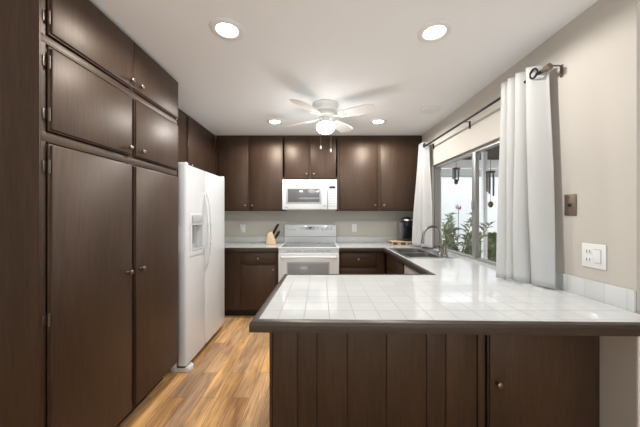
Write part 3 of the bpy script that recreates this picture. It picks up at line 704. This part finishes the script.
# ------------------------------------------------------------------ ceiling lights
def can_light(x, y, label, watts):
    r = root('recessed_light', (x, y, CEIL), label, 'ceiling light', 'recessed ceiling lights')
    mk('trim_ring', MB().lathe((x, y, CEIL-0.0005), (0, 0, -1), [(0.098, 0), (0.098, 0.003), (0.090, 0.008), (0.066, 0.007), (0.060, 0.002), (0.060, 0.0)], 36), WHITET, r)
    mk('lens', MB().lathe((x, y, CEIL-0.001), (0, 0, -1), [(0, 0.0045), (0.054, 0.0045), (0.060, 0.002), (0.060, 0.0)], 36), GLOW, r)
    l = bpy.data.lights.new('recessed_lamp', 'SPOT'); l.spot_size = math.radians(172); l.spot_blend = 0.25; l.shadow_soft_size = 0.05; l.energy = watts; l.color = (1.0, 0.975, 0.945)
    o = bpy.data.objects.new('recessed_lamp', l); COL.objects.link(o); o.parent = r; o.location = (0, 0, -0.02)
can_light(-0.545, 1.615, 'bright recessed ceiling light above the pantry, nearest on the left', 29)
can_light(0.680, 1.635, 'bright recessed ceiling light above the peninsula, nearest on the right', 29)
can_light(-0.53, 3.23, 'recessed ceiling light left of the fan near the back cabinets', 42)
can_light(0.685, 3.23, 'recessed ceiling light right of the fan near the back cabinets', 42)
sd = mk('ceiling_speaker', MB().lathe((1.155, 2.87, CEIL-0.0005), (0, 0, -1), [(0.095, 0), (0.095, 0.006), (0.088, 0.012), (0.080, 0.010), (0.074, 0.012), (0, 0.012)], 36), WHITET)
tag(sd, 'flat round white cover on the ceiling near the window wall', 'ceiling cover')

# ------------------------------------------------------------------ ceiling fan
FX, FY = 0.055, 2.73
fan = root('ceiling_fan', (FX, FY, CEIL), 'white four blade ceiling fan with frosted light bowl and two pull chains', 'ceiling fan')
mk('ceiling_mount', MB().lathe((FX, FY, CEIL-0.001), (0, 0, -1), [(0, 0), (0.130, 0), (0.133, 0.010), (0.120, 0.025), (0.116, 0.06), (0.09, 0.08), (0, 0.08)], 32), WHITE2, fan)
mk('motor_housing', MB().lathe((FX, FY, CEIL-0.0805), (0, 0, -1), [(0, 0), (0.085, 0), (0.10, 0.010), (0.10, 0.035), (0.075, 0.045), (0.05, 0.05), (0.045, 0.075), (0.062, 0.085), (0.07, 0.105), (0, 0.105)], 32), WHITE2, fan)
gz = CEIL-0.190
mk('light_bowl', MB().lathe((FX, FY, gz), (0, 0, -1), [(0.062, 0), (0.085, 0.012), (0.093, 0.035), (0.088, 0.06), (0.068, 0.082), (0.035, 0.096), (0, 0.100)], 32), GLOBE, fan)
BZf = CEIL-0.130
for i, a in enumerate((-32, 58, 148, -122)):
    ar = math.radians(a); u = Vector((math.cos(ar), math.sin(ar), 0)); v = Vector((-u.y, u.x, 0))
    pitch = math.radians(13)
    def P(r, s, dz=0): return Vector((FX, FY, BZf)) + u*r + v*(s*math.cos(pitch)) + Vector((0, 0, -s*math.sin(pitch)+dz))
    out = [(0.15, 0.045), (0.22, 0.056), (0.34, 0.066), (0.46, 0.070), (0.505, 0.055), (0.522, 0.03), (0.525, 0)]
    ring = out + [(r_, -s_) for r_, s_ in out[::-1][1:]]
    t = bmesh.new(); A = [t.verts.new(P(r_, s_, 0.003)) for r_, s_ in ring]; B = [t.verts.new(P(r_, s_, -0.003)) for r_, s_ in ring]
    t.faces.new(A); t.faces.new(B[::-1])
    for k in range(len(ring)): k2 = (k+1) % len(ring); t.faces.new((A[k2], A[k], B[k], B[k2]))
    m_ = MB(); m_.merge(t); bl_ = mk('blade', m_, WHITE2, fan)
    iron = MB()
    iron.tube([P(0.085, 0, 0.012), P(0.12, 0, 0.0), P(0.16, 0.0, -0.008)], [0.012, 0.010, 0.008], 8)
    iron.tube([P(0.13, 0, -0.006), P(0.17, 0.03, -0.008), P(0.215, 0.036, -0.008)], 0.006, 8)
    iron.tube([P(0.13, 0, -0.006), P(0.17, -0.03, -0.008), P(0.215, -0.036, -0.008)], 0.006, 8)
    iron.tube([P(0.13, 0, -0.006), P(0.235, 0.0, -0.008)], 0.006, 8)
    mk('blade_bracket', iron, WHITE2, bl_)
for dx, ln in ((-0.048, 0.24), (0.050, 0.27)):
    c_ = MB().cyl((FX+dx, FY-0.07, gz+0.01), (FX+dx, FY-0.085, gz-ln), 0.0018, seg=6)
    ch = mk('pull_chain', c_, NICKEL, fan)
    mk('chain_fob', MB().lathe((FX+dx, FY-0.085, gz-ln+0.004), (0, 0, -1), [(0, 0), (0.004, 0.002), (0.008, 0.02), (0.006, 0.032), (0, 0.034)], 12), WHITE2, ch)
pl = bpy.data.lights.new('fan_lamp', 'POINT'); pl.energy = 6; pl.color = (1.0, 0.98, 0.96); pl.shadow_soft_size = 0.16
po = bpy.data.objects.new('fan_lamp', pl); COL.objects.link(po); po.parent = fan; po.location = (0, 0, -0.40)

# ------------------------------------------------------------------ curtain rod + curtains
RX, RZ = 1.325, 2.188
rod = root('curtain_rod', (RX, 2.5, RZ), 'thin dark metal curtain rod across the window wall', 'curtain rod')
mk('pole', MB().cyl((RX, 1.625, RZ), (RX, 3.50, RZ), 0.010, seg=12), BLACKM, rod)
mk('finial', MB().lathe((RX, 1.635, RZ), (0, -1, 0), [(0, 0), (0.012, 0), (0.012, 0.015), (0.019, 0.02), (0.020, 0.05), (0.012, 0.056), (0, 0.056)], 16), BRONZE, rod)
mk('finial', MB().lathe((RX, 3.47, RZ), (0, 1, 0), [(0, 0), (0.014, 0.002), (0.020, 0.02), (0.020, 0.035), (0.012, 0.05), (0, 0.052)], 16), BLACKM, rod)
for yb in (1.60, 2.58, 3.40):
    zz = RZ
    b_ = MB().tube([(RX, yb, zz-0.006), (RX+0.01, yb, zz+0.012), (XR-0.01, yb, zz+0.012), (XR-0.008, yb, zz-0.05)], 0.005, 8)
    b_.box(XR-0.006, XR-0.0005, yb-0.008, yb+0.008, zz-0.055, zz+0.018, 0.002)
    mk('bracket', b_, BRONZE if yb < 2 else BLACKM, rod)
def curtain(name, yt0, yt1, yb0, yb1, xt, xb0, xb1, ztop, zbot, folds, amp_t, amp_b, label, grom, ph=0.0):
    r = root(name, (xt, (yt0+yt1)/2, zbot), label, 'curtain', 'white window curtains')
    nu, nv = folds*14, 36
    t = bmesh.new(); G = []
    for j in range(nv+1):
        v_ = j/nv; row = []
        for i in range(nu+1):
            u_ = i/nu
            y = (yt0+(yt1-yt0)*u_)*(1-v_) + (yb0+(yb1-yb0)*u_)*v_
            xx = xt*(1-v_) + (xb0+(xb1-xb0)*u_)*v_
            a = amp_t*(1-v_)+amp_b*v_
            ph2 = ph + 2*PI*folds*(u_**1.45) + 0.9*v_*math.sin(2.3*u_*PI+1.0)
            x = xx + a*math.sin(ph2) + 0.010*v_*math.sin(5*u_*PI+4*v_)
            y += 0.018*math.cos(ph2)*(0.4+0.6*v_) + 0.012*v_*noise.noise((u_*5, v_*2, 1.3))
            z = ztop + (zbot-ztop)*v_ - 0.045*(1-u_)**4*(1-v_) + (0.004*math.sin(ph2*2) if v_ > 0.95 else 0)
            row.append(t.verts.new((min(x, XR-0.03), y, z)))
        G.append(row)
    for j in range(nv):
        for i in range(nu): t.faces.new((G[j][i], G[j][i+1], G[j+1][i+1], G[j+1][i]))
    m_ = MB(); m_.merge(t); c_ = mk('cloth', m_, LINEN, r, 80)
    sm = c_.modifiers.new('thick', 'SOLIDIFY'); sm.thickness = 0.003
    for (gy_, gx_) in grom:
        ring = [(gx_+0.0, gy_+0.027*math.cos(2*PI*k/20), RZ+0.027*math.sin(2*PI*k/20)) for k in range(21)]
        rot_ = MB().tube(ring, 0.006, 8)
        mk('grommet', rot_, BLACKM, r)
    return r
curtain('curtain', 1.635, 1.985, 1.60, 1.88, RX, 1.345, 1.215, RZ+0.075, CT+0.010, 4, 0.036, 0.035, 'white linen curtain panel at the near end of the rod above the counter', [(1.668, RX-0.030)], 1.9)
curtain('curtain', 3.40, 3.62, 3.38, 3.70, RX, 1.35, 1.27, RZ+0.06, CT+0.02, 4, 0.030, 0.05, 'white linen curtain panel at the far end of the rod beside the back cabinets', [(3.42, RX-0.03)], 0.6)

# ------------------------------------------------------------------ outside
struct('ground_outside', MB().box(1.54, 9.5, WE+0.14, 8.5, -0.12, -0.02), CONC)
nw = struct('trim_2', MB().box(1.6, 9.0, 7.0, 7.2, -0.02, 2.28), STUCCO); nw.name = 'neighbour_wall'; del nw['kind']; tag(nw, 'white stucco garden wall beyond the window', 'wall')
o = mk('fascia_board', MB().box(1.6, 9.0, 6.95, 7.22, 2.285, 2.50), FASCIA); tag(o, 'grey board capping the white garden wall', 'board')
o = mk('patio_cover', MB().box(1.54, 3.9, 1.5, 5.64, 2.42, 2.50), SOFFIT); tag(o, 'dark brown underside of the patio cover outside the window', 'patio cover')
o = mk('patio_beam', MB().box(1.6, 3.9, 5.5, 5.6, 2.25, 2.415), WHITET)
tag(o, 'white beam under the far edge of the patio cover', 'beam') 
o = mk('patio_post', MB().box(2.83, 2.90, 4.76, 4.83, -0.02, 2.415, 0.004), WHITET); tag(o, 'slim white post holding up the patio cover', 'post')
def leafquad(t, p, d, ln, wd):
    d = d.normalized(); s_ = d.cross(Vector((random.uniform(-.4, .4), random.uniform(-.4, .4), 1))).normalized()
    up = s_.cross(d)*0.15*ln
    vs = [p, p+d*ln*0.4+s_*wd+up, p+d*ln, p+d*ln*0.4-s_*wd+up]
    t.faces.new([t.verts.new(q) for q in vs])
def shrub(x, y, h, rad, n, leafs, label, name='shrub', ll=0.13, mat=LEAF):
    r = root(name, (x, y, -0.02), label, 'shrub')
    st = MB(); t = bmesh.new()
    for i in range(n):
        a = random.uniform(0, 2*PI); lean = random.uniform(0.1, 1)*rad; hh = h*random.uniform(0.55, 1)
        pts = []
        for k in range(7):
            f = k/6; pts.append(Vector((x+math.cos(a)*lean*f**1.4, y+math.sin(a)*lean*f**1.4, -0.02+hh*f)))
        st.tube(pts, [0.012-0.0013*k for k in range(7)], 5)
        for k in range(leafs):
            f = random.uniform(0.3, 1)*5.99; i0 = int(f); p = pts[i0].lerp(pts[i0+1], f-i0)
            b2 = random.uniform(0, 2*PI); d = Vector((math.cos(b2), math.sin(b2), random.uniform(-0.2, 0.9)))
            leafquad(t, p, d, ll*random.uniform(0.6, 1.2), ll*0.13)
    mk('stem', st, STEMM, r)
    m_ = MB(); m_.merge(t); mk('foliage', m_, mat, r, None)
    return r
sh = shrub(2.10, 4.35, 1.42, 0.55, 24, 60, 'leafy green shrub with long leaves outside the window', ll=0.17)
mk('blossom_stem', MB().cyl((2.15, 4.30, 0.6), (2.145, 4.255, 1.40), 0.004), STEMM, sh)
fl = MB()
for k in range(5):
    a = 2*PI*k/5+0.4; fl.tube([(2.145, 4.255, 1.40), (2.145+0.03*math.cos(a), 4.255+0.02*math.sin(a), 1.425+0.01*math.sin(a)), (2.145+0.045*math.cos(a), 4.255+0.03*math.sin(a), 1.46+0.03*math.sin(a))], [0.006, 0.015, 0.003], 6)
mk('blossom', fl, PINK, sh, label='pink blossom')
t = bmesh.new()
hx0, hx1, hy0, hy1, hz1 = 2.85, 4.6, 4.95, 5.4, 0.95
for i in range(5200):
    p = Vector((random.uniform(hx0, hx1), random.uniform(hy0, hy1) if random.random() < .4 else hy0+random.random()*0.06, random.uniform(0, hz1)))
    if random.random() < .3: p.z = hz1-random.random()*0.05
    d = Vector((random.uniform(-1, 1), random.uniform(-1.2, .3), random.uniform(-.3, 1)))
    leafquad(t, p, d, 0.07, 0.020)
m_ = MB(); m_.merge(t); m_.box(hx0+0.04, hx1-0.04, hy0+0.05, hy1-0.05, -0.02, hz1-0.05)
o = mk('hedge', m_, LEAF2, None, None); tag(o, 'low green clipped hedge along the patio outside', 'hedge')
def chime(x, y, ztop, zd, tl_, zc, rd, label):
    r = root('wind_chime', (x, y, ztop), label, 'wind chime', 'wind chimes under the patio cover')
    mk('cord', MB().cyl((x, y, ztop), (x, y, zd), 0.003, seg=6), STEMM, r)
    mk('disc', MB().lathe((x, y, zd), (0, 0, -1), [(0, 0), (rd, 0), (rd, 0.018), (0, 0.018)], 16), STEMM, r)
    for k in range(5):
        a = 2*PI*k/5; cx, cy = x+rd*0.75*math.cos(a), y+rd*0.75*math.sin(a); ln = tl_*(0.6+0.1*k)
        mk('chime_tube', MB().cyl((cx, cy, zd-0.02), (cx, cy, zd-0.03-ln), 0.011, seg=8), CHIMEM, r)
    mk('clapper', MB().cyl((x, y, zd-0.018), (x, y, zc), 0.002, seg=6).lathe((x, y, zc), (0, 0, -1), [(0, 0), (0.02, 0.01), (0.03, 0.04), (0.02, 0.07), (0, 0.08)], 10), STEMM, r)
chime(1.98, 4.0, 2.42, 2.00, 0.16, 1.84, 0.055, 'small wind chime hanging above the green shrub')
chime(2.06, 3.32, 2.42, 1.85, 0.27, 1.49, 0.05, 'larger wind chime hanging beside the near curtain')
